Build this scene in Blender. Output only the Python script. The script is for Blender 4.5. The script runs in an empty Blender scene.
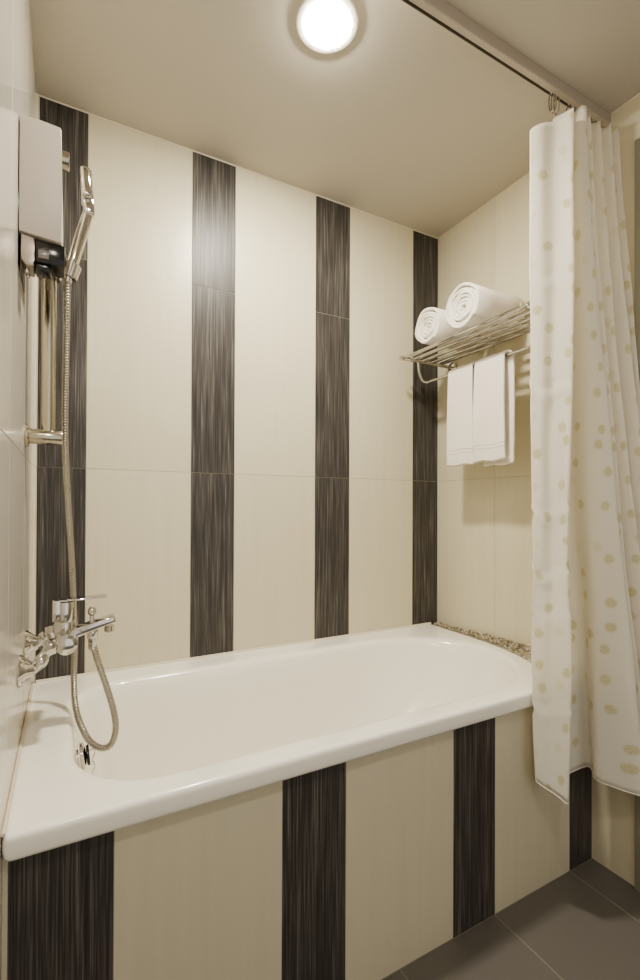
import bpy, bmesh, math, random
from mathutils import Vector, Matrix, noise
random.seed(7)
C = bpy.context.scene.collection
PI = math.pi

# ---------------------------------------------------------------- helpers
def link(name, me, mat=None, parent=None):
    o = bpy.data.objects.new(name, me); C.objects.link(o)
    if mat:
        for m in (mat if isinstance(mat, (list, tuple)) else [mat]): me.materials.append(m)
    if parent: o.parent = parent
    return o

def obj(name, bm, mat, parent=None, smooth=True, loc=None, angle=35):
    bmesh.ops.recalc_face_normals(bm, faces=bm.faces)
    if loc is None and parent is None and len(bm.verts):
        xs = [v.co for v in bm.verts]
        lo = Vector([min(c[i] for c in xs) for i in range(3)]); hi = Vector([max(c[i] for c in xs) for i in range(3)])
        loc = Vector(((lo.x + hi.x) / 2, (lo.y + hi.y) / 2, lo.z))
    if loc is not None:
        for v in bm.verts: v.co -= Vector(loc)
    if parent is not None:
        pl = Vector(parent.location) if parent.parent is None else Vector(parent.location) + Vector(parent.parent.location)
        for v in bm.verts: v.co -= pl
    me = bpy.data.meshes.new(name)
    if smooth:
        for f in bm.faces: f.smooth = True
        ca = math.cos(math.radians(angle))
        bm.normal_update()
        for e in bm.edges:
            if len(e.link_faces) == 2 and e.link_faces[0].normal.dot(e.link_faces[1].normal) < ca: e.smooth = False
    bm.to_mesh(me); bm.free()
    o = link(name, me, mat, parent)
    if loc is not None: o.location = loc
    return o

def empty(name, loc):
    o = bpy.data.objects.new(name, None); C.objects.link(o); o.location = loc; o.empty_display_size = .05
    return o

def tag(o, label=None, cat=None, group=None, kind=None):
    if label: o['label'] = label
    if cat: o['category'] = cat
    if group: o['group'] = group
    if kind: o['kind'] = kind
    return o

def box(bm, lo, hi, bev=0.0, seg=2, M=None):
    r = bmesh.ops.create_cube(bm, size=1.0)
    vs = r['verts']
    lo, hi = Vector(lo), Vector(hi)
    for v in vs:
        v.co = Vector([(lo[i] + hi[i]) / 2 + v.co[i] * (hi[i] - lo[i]) for i in range(3)])
    if bev > 0:
        es = list({e for v in vs for e in v.link_edges})
        rr = bmesh.ops.bevel(bm, geom=es, offset=bev, segments=seg, affect='EDGES', profile=.5)
        vs = list({v for f in rr['faces'] for v in f.verts} | {v for v in vs if v.is_valid})
    if M is not None:
        for v in vs:
            if v.is_valid: v.co = M @ v.co
    return vs

def frame_of(d):
    d = d.normalized()
    up = Vector((0, 0, 1)) if abs(d.z) < .9 else Vector((1, 0, 0))
    a = d.cross(up).normalized(); b = a.cross(d).normalized()
    return a, b

def tube(bm, pts, r, n=12, cap=True, closed=False):
    """sweep with parallel transport; r is a number or a list"""
    pts = [Vector(p) for p in pts]; N = len(pts)
    rr = r if isinstance(r, (list, tuple)) else [r] * N
    tans = []
    for i in range(N):
        if closed: t = pts[(i + 1) % N] - pts[i - 1]
        else: t = pts[min(i + 1, N - 1)] - pts[max(i - 1, 0)]
        tans.append(t.normalized() if t.length > 1e-9 else (tans[-1] if tans else Vector((0, 0, 1))))
    a, b = frame_of(tans[0]); rings = []
    for i in range(N):
        if i:
            q = tans[i - 1].rotation_difference(tans[i]); a = q @ a; b = q @ b
        rings.append([bm.verts.new(pts[i] + (a * math.cos(2 * PI * k / n) + b * math.sin(2 * PI * k / n)) * rr[i]) for k in range(n)])
    for i in range(N if closed else N - 1):
        A, B = rings[i], rings[(i + 1) % N]
        for k in range(n): bm.faces.new((A[k], A[(k + 1) % n], B[(k + 1) % n], B[k]))
    if cap and not closed:
        bm.faces.new(rings[0][::-1]); bm.faces.new(rings[-1])
    return rings

def rod(bm, p0, p1, r, n=20, bev=.0015):
    """capped cylinder with small rounded ends"""
    p0, p1 = Vector(p0), Vector(p1); d = (p1 - p0).normalized()
    tube(bm, [p0, p0 + d * bev * .3, p0 + d * bev, p1 - d * bev, p1 - d * bev * .3, p1], [r - bev, r - bev * .3, r, r, r - bev * .3, r - bev], n)

def lathe(bm, prof, org, ax, n=32):
    """prof: list of (radius, height along ax)"""
    org = Vector(org); ax = Vector(ax).normalized(); a, b = frame_of(ax); rings = []
    for (r, h) in prof:
        if r < 1e-6: rings.append([bm.verts.new(org + ax * h)])
        else: rings.append([bm.verts.new(org + ax * h + (a * math.cos(2 * PI * k / n) + b * math.sin(2 * PI * k / n)) * r) for k in range(n)])
    for A, B in zip(rings, rings[1:]):
        for k in range(n):
            k2 = (k + 1) % n
            if len(A) == 1 and len(B) == 1: continue
            if len(A) == 1: bm.faces.new((A[0], B[k2], B[k]))
            elif len(B) == 1: bm.faces.new((A[k], A[k2], B[0]))
            else: bm.faces.new((A[k], A[k2], B[k2], B[k]))

def spline(P, n=8):
    """Catmull-Rom through tuples of any size"""
    out = []
    for i in range(len(P) - 1):
        p0 = P[max(i - 1, 0)]; p1 = P[i]; p2 = P[i + 1]; p3 = P[min(i + 2, len(P) - 1)]
        for k in range(n):
            t = k / n
            out.append(tuple(.5 * (2 * b + (c - a) * t + (2 * a - 5 * b + 4 * c - d) * t * t + (3 * b - a - 3 * c + d) * t ** 3) for a, b, c, d in zip(p0, p1, p2, p3)))
    out.append(tuple(P[-1]))
    return out

# ---------------------------------------------------------------- materials
def mat(name):
    m = bpy.data.materials.new(name); m.use_nodes = True
    nt = m.node_tree; b = nt.nodes['Principled BSDF']
    return m, nt, b
def N(nt, t, **k):
    n = nt.nodes.new(t)
    for a, v in k.items():
        if a in n.inputs.keys() if hasattr(n.inputs, 'keys') else False: n.inputs[a].default_value = v
        else: setattr(n, a, v)
    return n
def L(nt, a, b): nt.links.new(a, b)
def simple(name, col, rough=.5, metal=0, spec=.5, bump=0, bscale=60, coat=0):
    m, nt, b = mat(name)
    b.inputs['Base Color'].default_value = (*col, 1); b.inputs['Roughness'].default_value = rough
    b.inputs['Metallic'].default_value = metal; b.inputs['Specular IOR Level'].default_value = spec
    b.inputs['Coat Weight'].default_value = coat
    tc = N(nt, 'ShaderNodeTexCoord'); no = N(nt, 'ShaderNodeTexNoise'); no.inputs['Scale'].default_value = bscale; no.inputs['Detail'].default_value = 4
    L(nt, tc.outputs['Object'], no.inputs['Vector'])
    if bump:
        bp = N(nt, 'ShaderNodeBump'); bp.inputs['Strength'].default_value = bump; bp.inputs['Distance'].default_value = .002
        L(nt, no.outputs['Fac'], bp.inputs['Height']); L(nt, bp.outputs['Normal'], b.inputs['Normal'])
    mr = N(nt, 'ShaderNodeMapRange'); mr.inputs['To Min'].default_value = max(rough - .03, .02); mr.inputs['To Max'].default_value = rough + .04
    L(nt, no.outputs['Fac'], mr.inputs['Value']); L(nt, mr.outputs['Result'], b.inputs['Roughness'])
    return m

def cream_tile(name, rough, col=(.665, .620, .485)):
    m, nt, b = mat(name)
    geo = N(nt, 'ShaderNodeNewGeometry'); at = N(nt, 'ShaderNodeAttribute', attribute_name='tile_id')
    mp = N(nt, 'ShaderNodeMapping'); mp.inputs['Scale'].default_value = (30, 30, 1.6); L(nt, geo.outputs['Position'], mp.inputs['Vector'])
    n1 = N(nt, 'ShaderNodeTexNoise'); n1.inputs['Scale'].default_value = 1.5; n1.inputs['Detail'].default_value = 5; L(nt, mp.outputs['Vector'], n1.inputs['Vector'])
    n2 = N(nt, 'ShaderNodeTexNoise'); n2.inputs['Scale'].default_value = 300; L(nt, geo.outputs['Position'], n2.inputs['Vector'])
    r = N(nt, 'ShaderNodeValToRGB'); r.color_ramp.elements[0].position = .3; r.color_ramp.elements[1].position = .7
    r.color_ramp.elements[0].color = (*[c * .975 for c in col], 1); r.color_ramp.elements[1].color = (*[c * 1.02 for c in col], 1)
    L(nt, n1.outputs['Fac'], r.inputs['Fac'])
    hsv = N(nt, 'ShaderNodeHueSaturation'); L(nt, r.outputs['Color'], hsv.inputs['Color'])
    mr = N(nt, 'ShaderNodeMapRange'); mr.inputs['To Min'].default_value = .97; mr.inputs['To Max'].default_value = 1.03; L(nt, at.outputs['Fac'], mr.inputs['Value']); L(nt, mr.outputs['Result'], hsv.inputs['Value'])
    L(nt, hsv.outputs['Color'], b.inputs['Base Color']); b.inputs['Roughness'].default_value = rough
    bp = N(nt, 'ShaderNodeBump'); bp.inputs['Strength'].default_value = .05; bp.inputs['Distance'].default_value = .001; L(nt, n1.outputs['Fac'], bp.inputs['Height']); L(nt, bp.outputs['Normal'], b.inputs['Normal'])
    return m

def streak_tile(name):
    m, nt, b = mat(name)
    geo = N(nt, 'ShaderNodeNewGeometry'); at = N(nt, 'ShaderNodeAttribute', attribute_name='tile_id')
    sep = N(nt, 'ShaderNodeSeparateXYZ'); L(nt, geo.outputs['Position'], sep.inputs[0])
    add = N(nt, 'ShaderNodeMath', operation='ADD'); L(nt, sep.outputs['X'], add.inputs[0]); L(nt, sep.outputs['Y'], add.inputs[1])
    off = N(nt, 'ShaderNodeMath', operation='MULTIPLY'); off.inputs[1].default_value = 37; L(nt, at.outputs['Fac'], off.inputs[0])
    def streak(sx, sz, det, rough=.6):
        c = N(nt, 'ShaderNodeCombineXYZ')
        a = N(nt, 'ShaderNodeMath', operation='MULTIPLY'); a.inputs[1].default_value = sx; L(nt, add.outputs[0], a.inputs[0])
        z = N(nt, 'ShaderNodeMath', operation='MULTIPLY'); z.inputs[1].default_value = sz; L(nt, sep.outputs['Z'], z.inputs[0])
        L(nt, a.outputs[0], c.inputs[0]); L(nt, off.outputs[0], c.inputs[1]); L(nt, z.outputs[0], c.inputs[2])
        n = N(nt, 'ShaderNodeTexNoise'); n.inputs['Scale'].default_value = 1; n.inputs['Detail'].default_value = det; n.inputs['Roughness'].default_value = rough
        L(nt, c.outputs[0], n.inputs['Vector']); return n
    f1 = streak(380, 6.0, 2, .55); f2 = streak(95, 2.5, 2)
    mx = N(nt, 'ShaderNodeMath', operation='MULTIPLY_ADD'); mx.inputs[1].default_value = .75; L(nt, f1.outputs['Fac'], mx.inputs[0])
    sc = N(nt, 'ShaderNodeMath', operation='MULTIPLY'); sc.inputs[1].default_value = .25; L(nt, f2.outputs['Fac'], sc.inputs[0]); L(nt, sc.outputs[0], mx.inputs[2])
    r = N(nt, 'ShaderNodeValToRGB'); cr = r.color_ramp
    cr.elements[0].position = .36; cr.elements[0].color = (.040, .036, .035, 1)
    cr.elements[1].position = .74; cr.elements[1].color = (.24, .225, .205, 1)
    e = cr.elements.new(.50); e.color = (.070, .063, .059, 1)
    e = cr.elements.new(.58); e.color = (.110, .100, .093, 1)
    L(nt, mx.outputs[0], r.inputs['Fac']); L(nt, r.outputs['Color'], b.inputs['Base Color'])
    b.inputs['Roughness'].default_value = .40; b.inputs['Specular IOR Level'].default_value = .36
    bp = N(nt, 'ShaderNodeBump'); bp.inputs['Strength'].default_value = .35; bp.inputs['Distance'].default_value = .0006; L(nt, mx.outputs[0], bp.inputs['Height']); L(nt, bp.outputs['Normal'], b.inputs['Normal'])
    return m

M_cream = cream_tile('cream_tile', .34)
M_gloss = cream_tile('glossy_cream_tile', .13, (.72, .68, .61))
M_streak = streak_tile('dark_streaked_tile')
M_grout = simple('pale_grout', (.36, .325, .26), .8, bump=.2, bscale=400)
M_fgrout = simple('floor_grout', (.30, .27, .22), .85, bump=.2, bscale=400)
M_floor = simple('floor_tile', (.165, .152, .138), .42, bump=.06, bscale=180)
M_ceiling = simple('ceiling_paint', (.56, .525, .465), .85, bump=.03, bscale=90)
M_paint = simple('wall_paint', (.50, .45, .37), .8, bump=.03, bscale=90)
M_enamel = simple('white_enamel', (.93, .905, .84), .16, coat=.3)
M_chrome = simple('chrome', (.62, .60, .57), .06, metal=1)
M_satin = simple('satin_steel', (.50, .46, .38), .20, metal=1)
M_rail = simple('curtain_track_metal', (.50, .45, .40), .42, metal=.3)
M_darkslot = simple('dark_slot', (.03, .022, .018), .6)
M_plastic = simple('heater_casing', (.52, .475, .43), .38)
M_greypl = simple('grey_plastic', (.36, .32, .27), .30, metal=.5)
M_black = simple('black_plastic', (.012, .011, .011), .18)
M_display = simple('display_window', (.20, .18, .17), .2)
M_jamb = simple('grey_door_frame', (.36, .35, .29), .4)
M_towel = simple('white_terry_cloth', (.86, .82, .76), .95, spec=.1, bump=.9, bscale=420)
M_white = simple('white_plastic', (.80, .76, .70), .4)
M_silicone = simple('silicone_sealant', (.74, .68, .57), .5, bump=.2, bscale=150)

m, nt, b = mat('lamp_diffuser'); M_lamp = m
b.inputs['Base Color'].default_value = (1, .97, .92, 1); b.inputs['Emission Color'].default_value = (1, .94, .80, 1); b.inputs['Emission Strength'].default_value = 190

m, nt, b = mat('river_pebbles'); M_pebble = m
at = N(nt, 'ShaderNodeAttribute', attribute_name='tile_id')
r = N(nt, 'ShaderNodeValToRGB'); r.color_ramp.interpolation = 'CONSTANT'
cols = [(.62, .56, .44), (.30, .25, .15), (.70, .66, .56), (.42, .36, .22), (.20, .16, .10), (.55, .47, .32)]
r.color_ramp.elements[0].color = (*cols[0], 1); r.color_ramp.elements[1].position = .85; r.color_ramp.elements[1].color = (*cols[5], 1)
for i, p in enumerate((.2, .38, .58, .74)): e = r.color_ramp.elements.new(p); e.color = (*cols[i + 1], 1)
L(nt, at.outputs['Fac'], r.inputs['Fac']); L(nt, r.outputs['Color'], b.inputs['Base Color']); b.inputs['Roughness'].default_value = .35

# curtain cloth : off-white with yellow-green printed blossoms
m, nt, b = mat('curtain_cloth'); M_curtain = m
uv = N(nt, 'ShaderNodeUVMap'); uv.uv_map = 'UVMap'
dn = N(nt, 'ShaderNodeTexNoise'); dn.inputs['Scale'].default_value = 45; L(nt, uv.outputs['UV'], dn.inputs['Vector'])
dsub = N(nt, 'ShaderNodeVectorMath', operation='SUBTRACT'); dsub.inputs[1].default_value = (.5, .5, .5); L(nt, dn.outputs['Color'], dsub.inputs[0])
dsc = N(nt, 'ShaderNodeVectorMath', operation='SCALE'); dsc.inputs['Scale'].default_value = .007; L(nt, dsub.outputs[0], dsc.inputs[0])
dad = N(nt, 'ShaderNodeVectorMath', operation='ADD'); L(nt, uv.outputs['UV'], dad.inputs[0]); L(nt, dsc.outputs[0], dad.inputs[1])
vo = N(nt, 'ShaderNodeTexVoronoi', voronoi_dimensions='2D', feature='F1'); vo.inputs['Scale'].default_value = 13.0; vo.inputs['Randomness'].default_value = .72
L(nt, dad.outputs[0], vo.inputs['Vector'])
r = N(nt, 'ShaderNodeValToRGB'); r.color_ramp.elements[0].position = .135; r.color_ramp.elements[0].color = (1, 1, 1, 1); r.color_ramp.elements[1].position = .195; r.color_ramp.elements[1].color = (0, 0, 0, 1)
L(nt, vo.outputs['Distance'], r.inputs['Fac'])
pn = N(nt, 'ShaderNodeTexNoise'); pn.inputs['Scale'].default_value = 330; pn.inputs['Detail'].default_value = 2; L(nt, uv.outputs['UV'], pn.inputs['Vector'])
pr = N(nt, 'ShaderNodeMapRange'); pr.inputs['From Min'].default_value = .35; pr.inputs['From Max'].default_value = .6; pr.inputs['To Min'].default_value = .30; pr.inputs['To Max'].default_value = 1.0; L(nt, pn.outputs['Fac'], pr.inputs['Value'])
cc = N(nt, 'ShaderNodeSeparateColor'); L(nt, vo.outputs['Color'], cc.inputs[0])
cm = N(nt, 'ShaderNodeMapRange'); cm.inputs['From Min'].default_value = .12; cm.inputs['From Max'].default_value = .3; cm.inputs['To Min'].default_value = .25; cm.inputs['To Max'].default_value = .78; L(nt, cc.outputs['Red'], cm.inputs['Value'])
m1 = N(nt, 'ShaderNodeMath', operation='MULTIPLY'); L(nt, r.outputs['Color'], m1.inputs[0]); L(nt, pr.outputs['Result'], m1.inputs[1])
m2 = N(nt, 'ShaderNodeMath', operation='MULTIPLY'); L(nt, m1.outputs[0], m2.inputs[0]); L(nt, cm.outputs['Result'], m2.inputs[1])
mix = N(nt, 'ShaderNodeMixRGB'); mix.inputs['Color1'].default_value = (.95, .925, .86, 1); mix.inputs['Color2'].default_value = (.70, .67, .36, 1); L(nt, m2.outputs[0], mix.inputs['Fac'])
L(nt, mix.outputs['Color'], b.inputs['Base Color']); b.inputs['Roughness'].default_value = .85; b.inputs['Specular IOR Level'].default_value = .15
tr = N(nt, 'ShaderNodeBsdfTranslucent'); L(nt, mix.outputs['Color'], tr.inputs['Color'])
ms = N(nt, 'ShaderNodeMixShader'); ms.inputs[0].default_value = .40
wv = N(nt, 'ShaderNodeTexNoise'); wv.inputs['Scale'].default_value = 900; L(nt, uv.outputs['UV'], wv.inputs['Vector'])
bp = N(nt, 'ShaderNodeBump'); bp.inputs['Strength'].default_value = .12; bp.inputs['Distance'].default_value = .0006; L(nt, wv.outputs['Fac'], bp.inputs['Height']); L(nt, bp.outputs['Normal'], b.inputs['Normal'])
out = nt.nodes['Material Output']; L(nt, b.outputs[0], ms.inputs[1]); L(nt, tr.outputs[0], ms.inputs[2]); L(nt, ms.outputs[0], out.inputs['Surface'])

# ---------------------------------------------------------------- room
LX, RX, BY, FY, HZ = -.016, 1.436, 0.0, -2.7, 2.166
ROWS = [0, .541, 1.141, 1.741, HZ]
G = .0011

def tiled(name, cols, rows, plane, depth_sign, mats, thick=.10, tile_t=.004, grout=0, g=G, kind='structure', tall=True, pad=.05):
    """plane: ('y', value) faces normal along y; cols [(a, b, material_index)], one mesh: backing slab + bevelled tiles"""
    bm = bmesh.new(); lay = bm.faces.layers.float.new('tile_id')
    ax, val = plane
    def put(a0, a1, z0, z1, d0, d1, bev, mi):
        lo_d, hi_d = min(d0, d1), max(d0, d1)
        if ax == 'y': lo, hi = (a0, lo_d, z0), (a1, hi_d, z1)
        elif ax == 'x': lo, hi = (lo_d, a0, z0), (hi_d, a1, z1)
        else: lo, hi = (a0, z0, lo_d), (a1, z1, hi_d)
        n0 = set(bm.faces); box(bm, lo, hi, bev, 1); t = random.random()
        for f in set(bm.faces) - n0: f[lay] = t; f.material_index = mi
    s = depth_sign   # +1 when the room lies on the negative side of the plane
    put(cols[0][0] - pad, cols[-1][1] + pad, rows[0], rows[-1], val + s * .0008, val + s * thick, 0, grout)
    for (a0, a1, mi) in cols:
        rws = [z for z in rows if not (mi == 1 and tall and abs(z - 1.741) < .01)]
        for z0, z1 in zip(rws, rws[1:]):
            put(a0 + g / 2, a1 - g / 2, z0 + g / 2, z1 - g / 2, val, val + s * tile_t, .0006, mi)
    bmesh.ops.recalc_face_normals(bm, faces=bm.faces)
    me = bpy.data.meshes.new(name); bm.to_mesh(me); bm.free()
    o = link(name, me, mats); tag(o, kind=kind); return o

MW = [M_grout, M_cream, M_streak]
tiled('wall_back', [(-.016, -.0075, 1), (-.0075, .1131, 2), (.1131, .4111, 1), (.4111, .5533, 2), (.5533, .8555, 1), (.8555, 1.001, 2), (1.001, 1.3041, 1), (1.3041, 1.436, 2)], ROWS, ('y', BY), 1, MW)
tiled('wall_right', [(-2.7, -2.4, 1), (-2.4, -2.1, 1), (-2.1, -1.8, 1), (-1.8, -1.5, 1), (-1.5, -1.2, 1), (-1.2, -.9, 1), (-.9, -.6, 1), (-.6, -.3, 1), (-.3, 0, 1)], ROWS, ('x', RX), 1, MW)
tiled('wall_left', [(-2.7, -2.4, 1), (-2.4, -2.1, 1), (-2.1, -1.8, 1), (-1.8, -1.5, 1), (-1.5, -1.2, 1), (-1.2, -.9, 1), (-.9, -.6, 1), (-.6, -.3, 1), (-.3, 0, 1)], ROWS, ('x', LX), -1, [M_grout, M_gloss])
tiled('floor', [(.13 - .3, .13, 1), (.13, .43, 1), (.43, .73, 1), (.73, 1.03, 1), (1.03, 1.332, 1), (1.332, 1.636, 1)], [FY - .06, -2.46, -1.86, -1.26, -.66, -.06, .1], ('z', 0), -1, [M_fgrout, M_floor], g=.003)
bm = bmesh.new(); box(bm, (LX - .1, FY - .1, HZ), (RX + .1, .1, HZ + .1)); tag(obj('ceiling', bm, M_ceiling, smooth=False), kind='structure')
# silicone beads in the corners of the bath recess
bm = bmesh.new(); tube(bm, [(LX + .001, -.001, .552), (LX + .001, -.001, HZ)], .004, 8)
tube(bm, [(LX, -.001, HZ - .001), (RX, -.001, HZ - .001)], .0022, 8); tube(bm, [(RX - .001, -.0, HZ - .001), (RX - .001, FY, HZ - .001)], .0022, 8)
tag(obj('trim_1', bm, M_silicone), kind='structure')
# door frame on the right wall beyond the curtain
bm = bmesh.new(); box(bm, (RX - .010, -.90, 0), (RX + .002, -.783, 2.04), .004); box(bm, (RX - .012, -1.72, 1.99), (RX + .002, -.902, 2.07), .004); box(bm, (RX - .016, -1.82, 0), (RX + .002, -1.722, 2.07), .004)
tag(obj('trim_2', bm, M_jamb), kind='structure')
bm = bmesh.new(); box(bm, (RX - .006, -1.72, .006), (RX + .002, -.902, 1.985), .002)
tag(obj('door_1', bm, M_jamb), kind='structure')

# ---------------------------------------------------------------- bath tub
APY = -.6605
def rr(angle, x0, x1, y0, y1, cor, cx=.70, cy=-.36):
    """distance from (cx,cy) to a rounded rectangle; cor: dict quadrant -> (rx, ry), quadrant 'fl','fr','bl','br'"""
    dx, dy = math.cos(angle), math.sin(angle)
    def inside(t):
        x, y = cx + dx * t, cy + dy * t
        if not (x0 < x < x1 and y0 < y < y1): return False
        for q, (rx, ry) in cor.items():
            ex = x0 + rx if q[1] == 'l' else x1 - rx; ey = y0 + ry if q[0] == 'f' else y1 - ry
            ux = (ex - x) / rx if q[1] == 'l' else (x - ex) / rx; uy = (ey - y) / ry if q[0] == 'f' else (y - ey) / ry
            if ux > 0 and uy > 0 and ux * ux + uy * uy > 1: return False
        return True
    a, c = 0, 3
    for _ in range(40):
        mdl = (a + c) / 2
        if inside(mdl): a = mdl
        else: c = mdl
    return (cx + dx * a, cy + dy * a)
# angles spread so that corners get plenty of samples
def angs():
    out = []
    per = [(LX, -.68), (1.41, -.68), (1.41, 0), (LX, 0)]
    for i in range(4):
        p, q = per[i], per[(i + 1) % 4]; n = 72 if i % 2 == 0 else 40
        for k in range(n):
            t = k / n; t = t - .11 * math.sin(2 * PI * t) / 1.0
            out.append(math.atan2(p[1] + (q[1] - p[1]) * t + .36, p[0] + (q[0] - p[0]) * t - .70))
    return out
ANG = angs()
def outer(d, z):
    c = {'fl': (.012, .012), 'fr': (.22, .42), 'bl': (.006, .006), 'br': (.010, .010)}
    return [(*rr(a, LX + .0005 + d, 1.400 - d, -.684 + d, -.0015 - d * .3, c), z) for a in ANG]
def inner(d, z, right=0, left=0):
    c = {'fl': (.17 - d * .2, .17 - d * .2), 'fr': (.29, .28 - d * .3), 'bl': (.15 - d * .2, .12 - d * .2), 'br': (.33, .24 - d * .3)}
    return [(*rr(a, .078 + d + left, 1.340 - d - right, -.618 + d, -.098 - d, c), z) for a in ANG]
TZ = .5505
loops = [outer(.02, .5125), outer(.004, .5095), outer(0, .5135), outer(0, .540), outer(.0012, .5455), outer(.004, .5493), outer(.008, TZ), outer(.022, TZ - .0006)]
loops += [inner(-.020, TZ - .001), inner(-.010, TZ - .0018), inner(-.003, TZ - .005), inner(.003, TZ - .012), inner(.008, TZ - .025), inner(.014, TZ - .07, .012), inner(.022, TZ - .14, .04), inner(.034, TZ - .24, .10), inner(.05, TZ - .31, .16, .004), inner(.075, TZ - .345, .21, .01), inner(.115, TZ - .362, .25, .02), inner(.16, TZ - .366, .30, .03)]
bm = bmesh.new(); R_ = [[bm.verts.new(p) for p in lp] for lp in loops]
n = len(ANG)
for A, B in zip(R_, R_[1:]):
    for k in range(n): bm.faces.new((A[k], A[(k + 1) % n], B[(k + 1) % n], B[k]))
bm.faces.new(R_[-1])
tub = empty('bathtub', (.70, -.34, 0)); tag(tub, 'white enamel built-in bathtub with a thick rounded rim, set between the tiled walls', 'bathtub')
o = obj('basin', bm, M_enamel, tub, angle=60)
md = o.modifiers.new('s', 'SUBSURF'); md.levels = 1; md.render_levels = 1
# overflow cover on the tap end
ov = empty('overflow_cover', (0, 0, 0))
bpy.data.objects.remove(ov)
bm = bmesh.new(); OC = Vector((.090, -.372, .494)); OA = Vector((1, 0, .10)).normalized()
lathe(bm, [(0, .0), (.017, 0), (.017, .006), (.0, .006)], OC - OA * .004, OA, 24)
lathe(bm, [(.0, .004), (.027, .004), (.0285, .006), (.0285, .010), (.024, .0135), (.012, .016), (0, .0165)], OC, OA, 32)
oc = obj('overflow_cover', bm, M_chrome, tub); tag(oc, 'round chrome overflow cover')
bm = bmesh.new(); lathe(bm, [(.0, .0168), (.019, .0165), (.021, .019), (.021, .0225), (0, .0225)], OC, OA, 24)
obj('overflow_knob', bm, M_black, oc)
bm = bmesh.new()
for k in range(14):
    p = Vector((.120 + .002 * math.sin(k * .9), -.385 + .0015 * math.cos(k * 1.7), .512 - k * .0042))
    bmesh.ops.create_icosphere(bm, subdivisions=1, radius=.0019, matrix=Matrix.Translation(p))
tube(bm, [(.112, -.38, .508), (.117, -.384, .513), (.120, -.385, .512)], .0008, 6)
obj('bead_chain', bm, M_chrome, oc)
bm = bmesh.new(); lathe(bm, [(0, .004), (.010, .004), (.012, .002), (.026, .003), (.030, .001), (.030, -.002)], (.33, -.36, TZ - .3655), (0, 0, 1), 32)
obj('drain', bm, M_chrome, tub)

# tiled apron under the rim
ap = tiled('tub_apron', [(LX, -.0084, 1), (-.0084, .138, 2), (.138, .4405, 1), (.4405, .5857, 2), (.5857, .8887, 1), (.8887, 1.0305, 2), (1.0305, 1.3323, 1), (1.3323, RX, 2)], [0, .5075], ('y', APY), 1, MW, thick=.05, pad=0)
ap.name = 'trim_3'
bm = bmesh.new()
pts = []
for k in range(60):
    t = k / 59; pts.append((LX + .003 + t * 1.1, APY + .0005, .508 + .0006 * math.sin(k * 2.1) * math.cos(k * .7)))
tube(bm, pts, .0028, 6)
pts = [(LX + .003, APY - .018 + t * .66, .5515 + .0008 * math.sin(t * 60)) for t in [k / 40 for k in range(41)]]
tube(bm, pts, .0032, 6)
tube(bm, [(LX + .01, -.0018, .5515), (.7, -.0018, .5515), (1.40, -.0018, .5515)], .0042, 8)
tag(obj('trim_4', bm, M_silicone), kind='structure')
# ledge with pebbles at the far end of the tub
bm = bmesh.new(); corr = {'fl': (.012, .012), 'fr': (.22, .42), 'bl': (.006, .006), 'br': (.010, .010)}
def lz(x, y): return .024 * min(1, max(0, (x - 1.385) / .05)) * min(1, .25 - y / .45)
out_ = [rr(a, LX, 1.4005, -.6845, .0, corr) for a in [math.atan2(-.30, .45) + k / 47 * (math.atan2(.358, .71) - math.atan2(-.30, .45)) for k in range(48)]]
out_ = [(max(x, 1.14), max(y, APY + .0005)) for x, y in out_]
prevv = None
for (x, y) in out_:
    c = [bm.verts.new((x + .001, y, .506)), bm.verts.new((RX + .001, y, .506)), bm.verts.new((RX + .001, y, .5455 + lz(RX, y))), bm.verts.new((x + .001, y, .546))]
    if prevv:
        for q in range(4): bm.faces.new((prevv[q], prevv[(q + 1) % 4], c[(q + 1) % 4], c[q]))
    else: bm.faces.new(c)
    prevv = c
bm.faces.new(prevv[::-1])
tag(obj('trim_5', bm, M_grout, smooth=False), kind='structure')
bm = bmesh.new(); lay = bm.faces.layers.float.new('tile_id')
corr = {'fl': (.012, .012), 'fr': (.22, .42), 'bl': (.006, .006), 'br': (.010, .010)}
def in_tub(x, y, pad):
    a = math.atan2(y + .36, x - .70); px, py = rr(a, LX + .002 - pad, 1.400 + pad, -.684 - pad, pad, corr)
    return math.hypot(x - .70, y + .36) < math.hypot(px - .70, py + .36)
st = .0100; row = 0; y = -.655
while y < -.004:
    x = 1.15 + (row % 2) * st / 2
    while x < RX - .003:
        jx, jy = x + random.uniform(-1, 1) * .0016, y + random.uniform(-1, 1) * .0016
        if not in_tub(jx, jy, .0015):
            r0 = st * random.uniform(.40, .53); n0 = set(bm.faces)
            Mx = Matrix.Translation((jx, jy, .5480 + lz(jx, jy))) @ Matrix.Rotation(random.random() * 6, 4, 'Z') @ Matrix.Diagonal((r0 * 1.1, r0 * .85, r0 * .62, 1))
            bmesh.ops.create_icosphere(bm, subdivisions=1, radius=1, matrix=Mx); t = random.random()
            for f in set(bm.faces) - n0: f[lay] = t
        x += st
    y += st * .87; row += 1
peb = obj('pebble_mosaic', bm, M_pebble, angle=80); tag(peb, 'strip of small cream and brown pebbles along the end of the tub', 'pebbles', kind='stuff')

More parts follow.
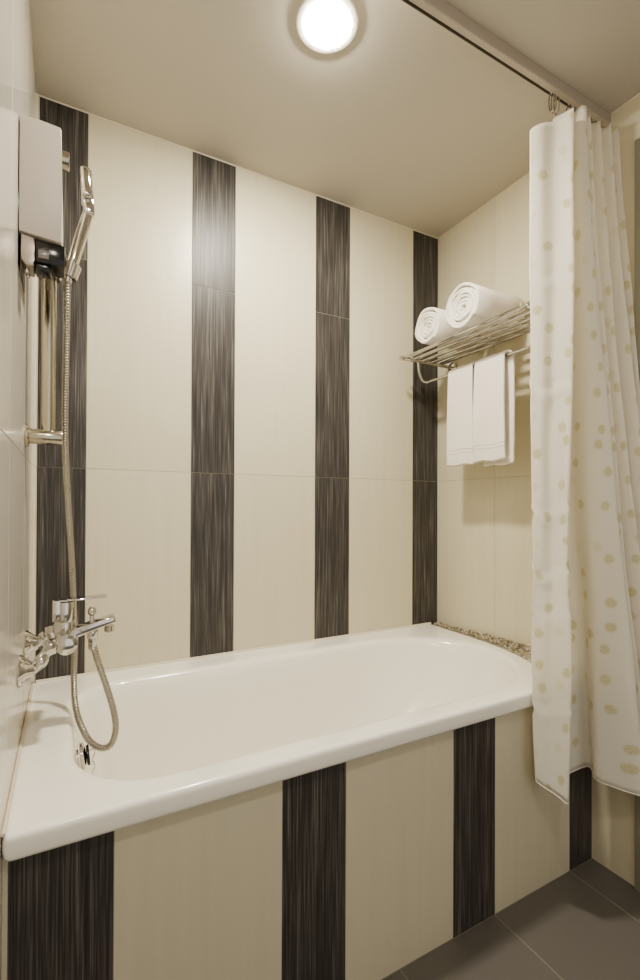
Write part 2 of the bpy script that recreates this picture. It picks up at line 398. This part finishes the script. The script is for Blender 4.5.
# ---------------------------------------------------------------- instant water heater
BARY = -.29
def obj_h(name, bm, m_, parent, **k):
    for v in bm.verts: v.co.z = 1.04 + (v.co.z - 1.04) * .948
    return obj(name, bm, m_, parent, **k)
h = empty('water_heater', (LX, -.38, 1.49)); tag(h, 'small pale electric water heater mounted high on the left wall above the shower bar', 'water heater')
y0, y1 = -.497, -.345
def extr_profile(bm, prof, ya, yb, bev=.003):
    """closed xz outline extruded along y"""
    A = [bm.verts.new((x, ya, z)) for x, z in prof]; B = [bm.verts.new((x, yb, z)) for x, z in prof]; k = len(prof)
    for i in range(k): bm.faces.new((A[i], A[(i + 1) % k], B[(i + 1) % k], B[i]))
    f1 = bm.faces.new(A[::-1]); f2 = bm.faces.new(B)
    if bev: bmesh.ops.bevel(bm, geom=list(set(f1.edges) | set(f2.edges)), offset=bev, segments=3, affect='EDGES', profile=.5)
bm = bmesh.new(); box(bm, (LX, y0 + .008, 1.502), (LX + .001, y1 - .004, 1.778), .001); obj_h('back_plate', bm, M_black, h)
bm = bmesh.new(); extr_profile(bm, [(LX + .0015, 1.562), (.020, 1.559), (.0525, 1.5555), (.0545, 1.558), (.0550, 1.66), (.0535, 1.724), (.0525, 1.782), (.050, 1.786), (.02, 1.7865), (LX + .0015, 1.786)], y0, y1)
obj_h('casing', bm, M_plastic, h, angle=30)
bm = bmesh.new(); prof = [(LX + .005, 1.5595), (.0105, 1.556), (.0105, 1.536), (.0095, 1.526), (.0085, 1.512), (.0095, 1.506), (.008, 1.500), (-.002, 1.500), (LX + .005, 1.510), (LX + .005, 1.53)]
extr_profile(bm, prof, y0 + .004, y0 + .055, .002); obj_h('lower_cover', bm, M_greypl, h)
bm = bmesh.new(); box(bm, (.011, y0 + .006, 1.5115), (.060, y0 + .060, 1.5545), .003)
box(bm, (.0105, y0 + .012, 1.499), (.037, y0 + .05, 1.514), .003); cp = obj_h('control_panel', bm, M_black, h)
bm = bmesh.new(); box(bm, (.016, y0 + .0035, 1.519), (.033, y0 + .0075, 1.536), .001)
dsp = obj_h('display', bm, M_display, cp)
bm = bmesh.new()
for k in range(3): box(bm, (.0185 + k * .0045, y0 + .0028, 1.523), (.0215 + k * .0045, y0 + .0036, 1.533), .0003, 1)
obj_h('indicator', bm, M_greypl, dsp)
bm = bmesh.new(); lathe(bm, [(0, 0), (.009, 0), (.0095, .002), (.0095, .0022), (.008, .003), (0, .003)], (.0595, -.468, 1.533), (1, 0, 0), 24); obj_h('dial', bm, M_black, cp)
for yy in (-.475, -.455):
    bm = bmesh.new(); rod(bm, (-.002, yy, 1.492), (-.002, yy, 1.505), .004); obj_h('water_inlet', bm, M_chrome, h)

# ---------------------------------------------------------------- slide bar
sb = empty('slide_bar', (LX, BARY, 1.17)); tag(sb, 'thick chrome vertical shower slide bar on round wall brackets, behind the heater', 'shower bar')
bm = bmesh.new(); rod(bm, (.0275, BARY, 1.172), (.0275, BARY, 1.824), .0145, 32); obj('bar', bm, M_satin, sb)
for zz in (1.187, 1.817):
    bm = bmesh.new(); rod(bm, (LX + .002, BARY - .003, zz), (.056 if zz < 1.5 else .066, BARY - .003, zz), .0165 if zz < 1.5 else .0195, 32, .002)
    lathe(bm, [(0, 0), (.023, 0), (.024, .002), (.024, .004), (.021, .007), (0, .007)], (LX, BARY - .003, zz), (1, 0, 0), 32)
    obj('bracket', bm, M_satin, sb)
bm = bmesh.new(); lathe(bm, [(.0150, -.022), (.022, -.022), (.024, -.018), (.024, .018), (.022, .022), (.0150, .022)], (.0275, BARY, 1.565), (0, 0, 1), 28)
rod(bm, (.045, BARY, 1.565), (.062, BARY - .006, 1.562), .011)
lathe(bm, [(.0105, -.016), (.0165, -.016), (.0175, 0), (.0185, .016), (.0125, .016)], (.070, BARY - .008, 1.566), (.25, 0, 1), 24)
sl = obj('slider', bm, M_chrome, sb)
bm = bmesh.new(); rod(bm, (.0275, BARY + .022, 1.565), (.0275, BARY + .040, 1.565), .012); obj('clamp_knob', bm, M_chrome, sl)

# ---------------------------------------------------------------- hand shower + hose
hs = empty('hand_shower', (.063, BARY, 1.54)); tag(hs, 'chrome hand shower with a slim flat head, leaning out of its holder', 'shower head')
p0 = Vector((.062, BARY - .008, 1.540)); p1 = Vector((.106, BARY - .008, 1.715)); ax = (p1 - p0).normalized()
bm = bmesh.new(); LEN = (p1 - p0).length
lathe(bm, [(0, 0), (.0085, 0), (.0095, .004), (.0095, .012), (.0108, .016), (.0118, .06), (.0125, .11), (.0120, LEN - .02), (.0105, LEN), (.0, LEN + .004)], p0, ax, 28)
for k in range(5):
    a = k * 2 * PI / 5; u, v = frame_of(ax); off = (u * math.cos(a) + v * math.sin(a)) * .0112
    tube(bm, [p0 + ax * .03 + off, p0 + ax * .10 + off * 1.09, p0 + ax * (LEN - .02) + off * 1.02], .0016, 6)
obj('handle', bm, M_chrome, hs)
hd = (Vector((.099, BARY - .008, 1.812)) - p1).normalized()
u = Vector((0, 1, 0)); w = hd.cross(u).normalized()
if w.x < 0: w = -w
Mh = Matrix((( *[w[0], u[0], hd[0]], p1[0] + .0), (*[w[1], u[1], hd[1]], p1[1]), (*[w[2], u[2], hd[2]], p1[2]), (0, 0, 0, 1)))
bm = bmesh.new(); box(bm, (-.014, -.028, .018), (.008, .028, .088), .008, 4, Mh)
box(bm, (-.012, -.014, -.014), (.012, .014, .034), .006, 3, Mh); hh = obj('head', bm, M_chrome, hs)
bm = bmesh.new(); box(bm, (.0075, -.023, .023), (.0108, .023, .083), .0014, 2, Mh)
for i in range(4):
    for j in range(6): lathe(bm, [(.0016, 0), (.0012, .0016), (0, .0016)], Mh @ Vector((.0107, -.015 + i * .010, .029 + j * .0095)), w, 8)
fp = obj('spray_face', bm, M_greypl, hh); tag(fp, 'grey spray face with rows of nozzles')

hosep = [(.062, BARY - .008, 1.540), (.0625, -.290, 1.50), (.062, -.270, 1.395), (.061, -.250, 1.195), (.068, -.228, 1.048), (.077, -.218, .903), (.0815, -.208, .804), (.085, -.208, .706), (.083, -.228, .618), (.088, -.268, .556), (.107, -.312, .513), (.125, -.332, .495), (.143, -.342, .489), (.158, -.349, .499), (.166, -.351, .530), (.162, -.348, .570), (.148, -.340, .623), (.130, -.332, .682), (.118, -.330, .728)]
sp = [Vector(p) for p in spline(hosep, 40)]
# resample evenly
d = [0]
for a, b_ in zip(sp, sp[1:]): d.append(d[-1] + (b_ - a).length)
tot = d[-1]; nn = int(tot / .0016); pts = []; j = 0
for k in range(nn + 1):
    s = tot * k / nn
    while j < len(d) - 2 and d[j + 1] < s: j += 1
    f = (s - d[j]) / max(d[j + 1] - d[j], 1e-9); pts.append(sp[j].lerp(sp[j + 1], f))
bm = bmesh.new(); tube(bm, pts, [.0074 if k % 4 in (0, 1) else .0061 for k in range(len(pts))], 12)
hose = empty('shower_hose', (.118, -.33, .47)); tag(hose, 'ribbed metal shower hose hanging down the wall and looping into the tub', 'shower hose')
M_hose = simple('ribbed_steel', (.42, .395, .35), .28, metal=1)
obj('hose', bm, M_hose, hose, angle=70)
for p, q in (((.0625, -.291, 1.520), (.0620, BARY - .008, 1.545)), ((.118, -.33, .712), (.118, -.33, .739))):
    bm = bmesh.new(); rod(bm, p, q, .0092, 6, .001); obj('hose_nut', bm, M_chrome, hose, smooth=False)

# ---------------------------------------------------------------- mixer tap
mx = empty('bath_mixer', (LX, -.33, .70)); tag(mx, 'chrome wall-mounted bath mixer tap with lever and spout over the tub', 'tap')
bm = bmesh.new(); BX, BZ = .067, .747
lathe(bm, [(0, 0), (.013, 0), (.0155, .0015), (.0205, .004), (.0212, .008), (.0212, .020), (.0195, .022), (.0195, .035), (.0205, .06), (.0225, .08), (.0205, .10), (.0195, .125), (.0195, .138), (.0212, .140), (.0212, .152), (.0205, .156), (.013, .160), (0, .160)], (BX, -.41, BZ), (0, 1, 0), 36)
lathe(bm, [(.020, -.005), (.021, .02), (.0205, .030), (.019, .034), (0, .034)], (.064, -.33, BZ), (0, 0, 1), 32)
obj('body', bm, M_chrome, mx)
for s, yy in ((-1, -.405), (1, -.255)):
    bm = bmesh.new()
    zf = .708 if s < 0 else .722
    pr = spline([(LX + .004, yy - .004, zf), (.010, yy - .004, zf + .001), (.020, yy - .002, zf + .010), (.030, yy + .004 * -s, BZ - .012), (.040, yy - s * .006, BZ), (BX - .012, yy - s * .010, BZ)], 6)
    tube(bm, pr, [.0115 + .002 * math.sin(k * .6) for k in range(len(pr))], 18)
    rod(bm, (.028, yy - s * .004, BZ - .004), (.044, yy - s * .008, BZ), .0165, 6, .0015)
    obj('connector', bm, M_chrome, mx, angle=25)
    bm = bmesh.new(); lathe(bm, [(0, 0), (.030, 0), (.031, .002), (.030, .005), (.022, .014), (.0150, .024), (.0135, .027), (0, .027)], (LX, yy - .004, zf), (1, 0, 0), 36)
    obj('wall_flange', bm, M_chrome, mx)
# lever : block cap, flat blade
bm = bmesh.new(); lathe(bm, [(0, .034), (.0195, .034), (.0205, .037), (.0205, .072), (.0195, .077), (0, .079)], (.064, -.33, BZ), (0, 0, 1), 32)
box(bm, (.040, -.350, BZ + .036), (.056, -.310, BZ + .083), .003)
lv = obj('lever', bm, M_chrome, mx)
bm = bmesh.new(); Ml = Matrix.Translation((.045, -.33, BZ + .0795)) @ Matrix.Rotation(math.radians(-1.5), 4, 'Y')
box(bm, (-.004, -.017, -.002), (.102, .017, .0026), .002, 3, Ml); obj('lever_blade', bm, M_chrome, lv)
# spout
bm = bmesh.new(); Ms = Matrix.Translation((.078, -.33, BZ + .006)) @ Matrix.Rotation(math.radians(-14), 4, 'Y')
vs = box(bm, (-.004, -.016, -.012), (.090, .016, .010), .004, 3)
for v in vs:
    if v.is_valid:
        t = (v.co.x + .004) / .094; v.co.y *= (1 + .15 * t); v.co.z = v.co.z * (1 - .30 * t) + .004 * math.sin(t * 1.6); v.co = Ms @ v.co
sp_ = obj('spout', bm, M_chrome, mx)
bm = bmesh.new(); lathe(bm, [(0, -.010), (.009, -.010), (.0105, -.008), (.0105, .004), (0, .004)], (.153, -.33, .757), (.05, 0, 1), 24); obj('aerator', bm, M_satin, sp_)
bm = bmesh.new(); lathe(bm, [(.005, -.004), (.005, .008), (.004, .012), (.0075, .016), (.0095, .021), (.0085, .027), (.005, .031), (0, .032)], (.117, -.33, .775), (0, 0, 1), 24); obj('diverter_knob', bm, M_chrome, sp_)
bm = bmesh.new(); rod(bm, (.118, -.33, .737), (.118, -.33, .762), .0115, 24); obj('hose_outlet', bm, M_chrome, sp_)

# ---------------------------------------------------------------- towel rack
SZ = 1.605
tr_ = empty('towel_rack', (RX, -.36, SZ)); tag(tr_, 'chrome wall-mounted towel shelf of parallel rods with a lower hanging rail', 'towel rack')
for x in (1.205, 1.248, 1.291, 1.334, 1.377):
    bm = bmesh.new(); rod(bm, (x, -.655, SZ), (x, -.072, SZ), .0070, 16)
    obj('shelf_rod', bm, M_chrome, tr_)
for yy in (-.090, -.625):
    bm = bmesh.new(); rod(bm, (1.186, yy, SZ - .009), (RX - .004, yy, SZ - .009), .0065, 16)
    lathe(bm, [(0, 0), (.005, 0), (.0085, .006), (.0085, .012), (.006, .018), (0, .018)], (1.168, yy, SZ - .009), (1, 0, 0), 20)
    obj('support_bar', bm, M_chrome, tr_)
    bm = bmesh.new(); lathe(bm, [(0, 0), (.021, 0), (.022, .002), (.022, .006), (.017, .010), (.0085, .012), (0, .012)], (RX, yy, SZ - .009), (-1, 0, 0), 28)
    obj('wall_mount', bm, M_chrome, tr_)
RB = 1.300; RBZ = 1.520
bm = bmesh.new(); path = [(RB - .045, -.090, SZ - .012), (RB - .040, -.090, SZ - .045), (RB - .030, -.088, RBZ + .02), (RB - .014, -.086, RBZ + .003), (RB, -.098, RBZ), (RB, -.125, RBZ), (RB, -.35, RBZ), (RB, -.595, RBZ), (RB, -.617, RBZ), (RB - .014, -.627, RBZ + .003), (RB - .030, -.626, RBZ + .02), (RB - .040, -.625, RBZ + .045), (RB - .045, -.625, SZ - .012)]
tube(bm, spline(path, 6), .0052, 14); obj('hanging_rail', bm, M_chrome, tr_)

# ---------------------------------------------------------------- towels
def rolled_towel(name, yc, R, x0, x1, phase, label, seed):
    turns = R / .0132; bm = bmesh.new(); steps = int(turns * 44); th = .0050
    cs = [(-th, .010), (-th, .35), (-th, .65), (-th, .990), (-th * .6, .998), (0, 1.0), (th * .6, .998), (th, .990), (th, .65), (th, .35), (th, .010), (th * .6, .002), (0, 0), (-th * .6, .002)]
    prev = None; zc = SZ + .0058 + R * .97
    for k in range(steps + 1):
        a = k / 44 * 2 * PI; r = .006 + (R - .006 - th) * (k / steps) ** .97
        r += .0030 * noise.noise(Vector((math.cos(a) * 1.3 + seed, math.sin(a) * 1.3, k / 60))) * 2
        ring = []
        for (dr, t) in cs:
            bulge = .0060 * noise.noise(Vector((a * .35, t * 3 + seed, r * 40)))
            xx = x0 + (x1 - x0) * t + (.006 * noise.noise(Vector((a * .5, seed * 3, 1))) if t < .5 else 0) + (.012 * (1 - r / R) if t < .1 else 0)
            rr_ = r + dr + bulge * (1 if .2 < t < .8 else .4)
            yy = yc + math.cos(a + phase) * rr_ * 1.02; zz = zc + math.sin(a + phase) * rr_ * .96
            zz = max(zz, SZ + .0062 + (th + dr) * .05)
            ring.append(bm.verts.new((xx, yy, zz)))
        if prev:
            for i in range(len(cs)): bm.faces.new((prev[i], prev[(i + 1) % len(cs)], ring[(i + 1) % len(cs)], ring[i]))
        else: bm.faces.new(ring[::-1])
        prev = ring
    bm.faces.new(prev)
    o = obj(name, bm, M_towel, angle=80); tag(o, label, 'towel', 'rolled towels on the rack'); return o
rolled_towel('rolled_towel', -.212, .070, 1.186, 1.405, 2.2, 'rolled white towel on the rack, the one nearer the dark tiled corner', 3.1)
rolled_towel('rolled_towel', -.378, .078, 1.188, 1.405, -1.9, 'larger rolled white towel on the rack, nearer the shower curtain', 8.4)

def hung_towel(ya, yb, zf, zb, label, seed, dyb):
    """cloth folded over the rail : grid (along the drape) x (width), thick"""
    bm = bmesh.new(); r = .0115; prof = []
    top = RBZ
    for k in range(26): t = k / 25; prof.append((RB - r - .004 * math.sin(t * 3), zf + (top - zf) * t, 0, t))
    for k in range(1, 10): a = PI - k / 10 * PI; prof.append((RB + math.cos(a) * r, top + math.sin(a) * r, k / 10, 1))
    for k in range(26): t = k / 25; prof.append((RB + r + .003 * math.sin(t * 3), top - (top - zb) * t, 1, 1 - t))
    W = 22; rows = []
    for i, (x, z, side, t) in enumerate(prof):
        row = []
        for j in range(W + 1):
            s = j / W; y = ya + (yb - ya) * s + dyb * side + (.5 - s) * .010 * (1 - t) * (1 if side < .5 else -.5)
            nz = noise.noise(Vector((s * 2.2 + seed, z * 7, side * 5))) * .0045 * (1 - .7 * t * (side < .5))
            zz = z + (.0025 * math.sin(s * 9 + seed) * (1 - t))
            row.append(bm.verts.new((x + nz * (-1 if side < .5 else .4), y, zz)))
        rows.append(row)
    for A, B in zip(rows, rows[1:]):
        for j in range(W): bm.faces.new((A[j], A[j + 1], B[j + 1], B[j]))
    o = obj('hand_towel', bm, M_towel, angle=180)
    md = o.modifiers.new('t', 'SOLIDIFY'); md.thickness = .0085; md.offset = 0
    md = o.modifiers.new('s', 'SUBSURF'); md.levels = 1; md.render_levels = 1
    tag(o, label, 'towel', 'hand towels hung on the rail')
    # woven border band and hem as parts
    bm = bmesh.new()
    for zz, hgt in ((zf + .046, .004), (zf + .058, .004), (zf + .006, .006)):
        P = []
        for j in range(W + 1):
            s = j / W; tt = (zz - zf) / (top - zf)
            y = ya + (yb - ya) * s + (.5 - s) * .010 * (1 - tt)
            nz = noise.noise(Vector((s * 2.2 + seed, zz * 7, 0))) * .0045 * (1 - .7 * tt)
            P.append((RB - r - .004 * math.sin(tt * 3) - nz - .0043, y, zz + .0025 * math.sin(s * 9 + seed) * (1 - tt)))
        tube(bm, P, .0014, 6)
    obj('woven_border', bm, M_towel, o)
    return o
hung_towel(-.220, -.337, 1.180, 1.200, 'narrow white hand towel on the rail, nearer the dark tiled corner', 1.7, -.004)
hung_towel(-.345, -.470, 1.184, 1.172, 'white hand towel on the rail, nearer the shower curtain', 5.2, -.017)

# ---------------------------------------------------------------- curtain track and curtain
TY0, TY1, TB = -.716, -.6915, 2.136
tk = empty('curtain_track', (.71, -.70, TB)); tag(tk, 'grey metal curtain track fixed under the ceiling along the tub', 'curtain rail')
def extr_yz(bm, prof, xa, xb):
    A = [bm.verts.new((xa, y, z)) for y, z in prof]; B = [bm.verts.new((xb, y, z)) for y, z in prof]; k = len(prof)
    for i in range(k): bm.faces.new((A[i], A[(i + 1) % k], B[(i + 1) % k], B[i]))
    bm.faces.new(A[::-1]); bm.faces.new(B)
bm = bmesh.new()
extr_yz(bm, [(TY0, HZ - .0003), (TY0, TB + .002), (TY0 + .002, TB), (TY0 + .0155, TB), (TY0 + .0155, TB + .003), (TY0 + .003, TB + .003), (TY0 + .003, HZ - .004), (TY1 - .0015, HZ - .004), (TY1 - .0015, TB + .001), (TY1, TB + .001), (TY1, HZ - .0003)], LX + .001, RX - .001)
obj('rail', bm, M_rail, tk, smooth=False)
bm = bmesh.new(); extr_yz(bm, [(TY0 + .004, TB + .010), (TY1 - .0025, TB + .010), (TY1 - .0025, TB + .014), (TY0 + .004, TB + .014)], LX + .002, RX - .002); obj('runner_slot', bm, M_darkslot, tk, smooth=False)

KT = [(1.120, -.692), (1.140, -.709), (1.172, -.720), (1.194, -.740), (1.204, -.752), (1.210, -.750), (1.216, -.715), (1.224, -.682), (1.252, -.670), (1.292, -.680), (1.270, -.718), (1.279, -.742), (1.289, -.730), (1.290, -.705), (1.296, -.692), (1.308, -.706), (1.314, -.724), (1.324, -.722), (1.330, -.700), (1.340, -.690), (1.350, -.705), (1.355, -.728), (1.365, -.726), (1.371, -.702), (1.381, -.696), (1.388, -.715), (1.393, -.738), (1.402, -.734), (1.407, -.712), (1.414, -.722), (1.419, -.745)]
KB = [(1.134, -.697), (1.141, -.713), (1.152, -.728), (1.160, -.748), (1.166, -.764), (1.172, -.762), (1.182, -.728), (1.198, -.700), (1.252, -.693), (1.352, -.699), (1.318, -.742), (1.338, -.788), (1.376, -.836), (1.392, -.822), (1.388, -.795), (1.390, -.780), (1.396, -.800), (1.400, -.832), (1.404, -.838), (1.405, -.815), (1.407, -.800), (1.409, -.825), (1.411, -.858), (1.413, -.860), (1.414, -.838), (1.416, -.830), (1.418, -.860), (1.420, -.890), (1.421, -.892), (1.421, -.880), (1.422, -.910)]
assert len(KT) == len(KB)
ST = spline(KT, 5); SB = spline(KB, 5); NU = len(ST); NV = 110
arc = [0]
for i in range(1, NU):
    m0 = (ST[i - 1][0] * .5 + SB[i - 1][0] * .5, ST[i - 1][1] * .5 + SB[i - 1][1] * .5); m1_ = (ST[i][0] * .5 + SB[i][0] * .5, ST[i][1] * .5 + SB[i][1] * .5)
    arc.append(arc[-1] + max(math.hypot(m1_[0] - m0[0], m1_[1] - m0[1]), .0045) * 1.25)
def ztop(i):
    x = ST[i][0]; s = i / (NU - 1)
    if i <= 20: return 2.014 + .040 * (i / 20) ** .8
    if i <= 40: return 2.054 + .050 * (i - 20) / 20
    return 2.110 - .004 * (1 + math.sin(i * .8))
def zbot(i):
    s = i / 5.0
    tabl = [(0, .330), (4, .298), (5, .300), (7, .298), (8, .306), (9, .312), (10, .308), (12, .292), (16, .29), (30, .29)]
    for (a, z0_), (b_, z1_) in zip(tabl, tabl[1:]):
        if a <= s <= b_: return z0_ + (z1_ - z0_) * (s - a) / (b_ - a)
    return .29
bm = bmesh.new(); uvl = bm.loops.layers.uv.new('UVMap'); grid = []
for j in range(NV + 1):
    v = j / NV; row = []
    for i in range(NU):
        zt, zb = ztop(i), zbot(i); z = zt + (zb - zt) * v
        w_ = v ** 1.15
        x = ST[i][0] * (1 - w_) + SB[i][0] * w_; y = ST[i][1] * (1 - w_) + SB[i][1] * w_
        nz = noise.noise(Vector((arc[i] * 9, z * 2.2, 2.2))) * .010 + noise.noise(Vector((arc[i] * 26, z * 5, 7.2))) * .0045
        cre = 0
        if i < 22:      # pressed fold lines across the flat panel
            for zc, am in ((1.335, .0060), (1.02, .0045), (.86, .0060), (.515, .0055), (.755, .0045), (1.62, .0035)):
                dz = z - zc + .012 * math.sin(i * .25); cre += am * math.exp(-(dz / .009) ** 2) - am * .7 * math.exp(-((dz - .016) / .010) ** 2)
        y += nz * min(1, .3 + v) - cre
        x = min(x, RX - .009)
        if 28 <= i <= 50:
            y += .032 * math.sin(PI * v) * math.sin(PI * (i - 28) / 22); y = min(y, -.655)
        if z < .60: y = min(y, -.693)
        elif z < .70: y = min(y, -.693 + .38 * (z - .60))
        row.append((bm.verts.new((x, y, z)), (arc[i], z)))
    grid.append(row)
for j in range(NV):
    for i in range(NU - 1):
        q = (grid[j][i], grid[j][i + 1], grid[j + 1][i + 1], grid[j + 1][i])
        f = bm.faces.new([a[0] for a in q])
        for lp, a in zip(f.loops, q): lp[uvl].uv = a[1]
cur = empty('shower_curtain', (1.28, -.73, .28)); tag(cur, 'off-white shower curtain with yellow-green blossoms, bunched against the right wall', 'curtain')
hemB = [(c[0].co.copy()) for c in grid[-1]]; hemL = [grid[j][0][0].co.copy() for j in range(NV + 1)]
o = obj('curtain_cloth', bm, M_curtain, cur, angle=180)
md = o.modifiers.new('t', 'SOLIDIFY'); md.thickness = .0012
M_hem = simple('hem_cloth', (.90, .87, .79), .85, spec=.15, bump=.3, bscale=500)
bm = bmesh.new(); tube(bm, hemB, .0020, 6); tube(bm, hemL, .0018, 6); obj('hem', bm, M_hem, cur)

ring0 = None
for k, i in enumerate((15, 21, 32, 50, 62, 80, 92, 108, 122, 136)):
    x = ST[i][0] if k else 1.196; zt = ztop(i) if k else 2.088
    if ring0 is None:
        bm = bmesh.new(); c0 = (x, -.6985, 2.122)
        pts = [(c0[0], c0[1] + math.sin(t) * .0075, c0[2] + math.cos(t) * (.016 if math.cos(t) > 0 else .034)) for t in [q / 24 * 2 * PI for q in range(24)]]
        tube(bm, pts, .0016, 8, closed=True)
        bmesh.ops.create_icosphere(bm, subdivisions=2, radius=.0036, matrix=Matrix.Translation((c0[0], c0[1], c0[2] + .018)))
        o = obj('curtain_ring', bm, M_chrome, loc=c0); ring0 = o
        tag(o, 'outermost small metal ring at the free, sagging corner of the shower curtain', 'curtain ring', 'curtain rings in the track')
    else:
        o = ring0.copy(); C.objects.link(o); o.location = (x, -.6985, 2.122)
        if k == 1: o['label'] = 'second small metal ring from the free edge of the shower curtain'
        else: o['label'] = 'small metal ring tucked into the bunched curtain pleats under the track'

# ---------------------------------------------------------------- lamps
def downlight(x, y, label, dif):
    d = empty('ceiling_lamp', (x, y, HZ - .02)); tag(d, label, 'lamp')
    bm = bmesh.new(); lathe(bm, [(.056, -.0005), (.072, -.0005), (.073, -.0015), (.071, -.0035), (.061, -.0045), (.0575, -.004), (.056, -.002)], (x, y, HZ), (0, 0, 1), 48); obj('trim_ring', bm, M_white, d)
    bm = bmesh.new(); lathe(bm, [(.0570, -.002), (.055, -.0045), (.045, -.008), (.028, -.011), (0, -.012)], (x, y, HZ), (0, 0, 1), 48); obj('diffuser', bm, dif, d)
downlight(.595, -.549, 'round glowing ceiling lamp above the bathtub', M_lamp)
m, nt, b = mat('fill_lamp_diffuser'); b.inputs['Emission Color'].default_value = (1, .925, .84, 1); b.inputs['Emission Strength'].default_value = 76
downlight(.12, -1.72, 'unseen round ceiling lamp added behind the camera as fill light', m)  # added fill lamp, out of view; set to the left to shade the curtain folds

# ---------------------------------------------------------------- world, camera, view
w = bpy.data.worlds.new('world'); bpy.context.scene.world = w; w.use_nodes = True
w.node_tree.nodes['Background'].inputs[0].default_value = (.93, .89, .83, 1); w.node_tree.nodes['Background'].inputs[1].default_value = .34

cam = bpy.data.cameras.new('camera'); co = bpy.data.objects.new('camera', cam); C.objects.link(co)
yaw, pit, rol, f = .4934, .0062, .0039, 469.964
Fv = Vector((math.sin(yaw) * math.cos(pit), math.cos(yaw) * math.cos(pit), math.sin(pit))); Rv = Vector((math.cos(yaw), -math.sin(yaw), 0)); Uv = Rv.cross(Fv)
R2 = Rv * math.cos(rol) + Uv * math.sin(rol); U2 = -Rv * math.sin(rol) + Uv * math.cos(rol)
co.matrix_world = Matrix(((R2.x, U2.x, -Fv.x, .0665), (R2.y, U2.y, -Fv.y, -1.5055), (R2.z, U2.z, -Fv.z, 1.0347), (0, 0, 0, 1)))
cam.sensor_fit = 'VERTICAL'; cam.sensor_height = 36; cam.lens = f / 980 * 36; cam.shift_y = 13.52 / 980; cam.clip_start = .01
bpy.context.scene.camera = co
sc = bpy.context.scene
sc.view_settings.view_transform = 'AgX'; sc.view_settings.look = 'AgX - Medium High Contrast'; sc.view_settings.exposure = 1.63
sc.cycles.max_bounces = 10; sc.cycles.diffuse_bounces = 6; sc.cycles.sample_clamp_indirect = 4
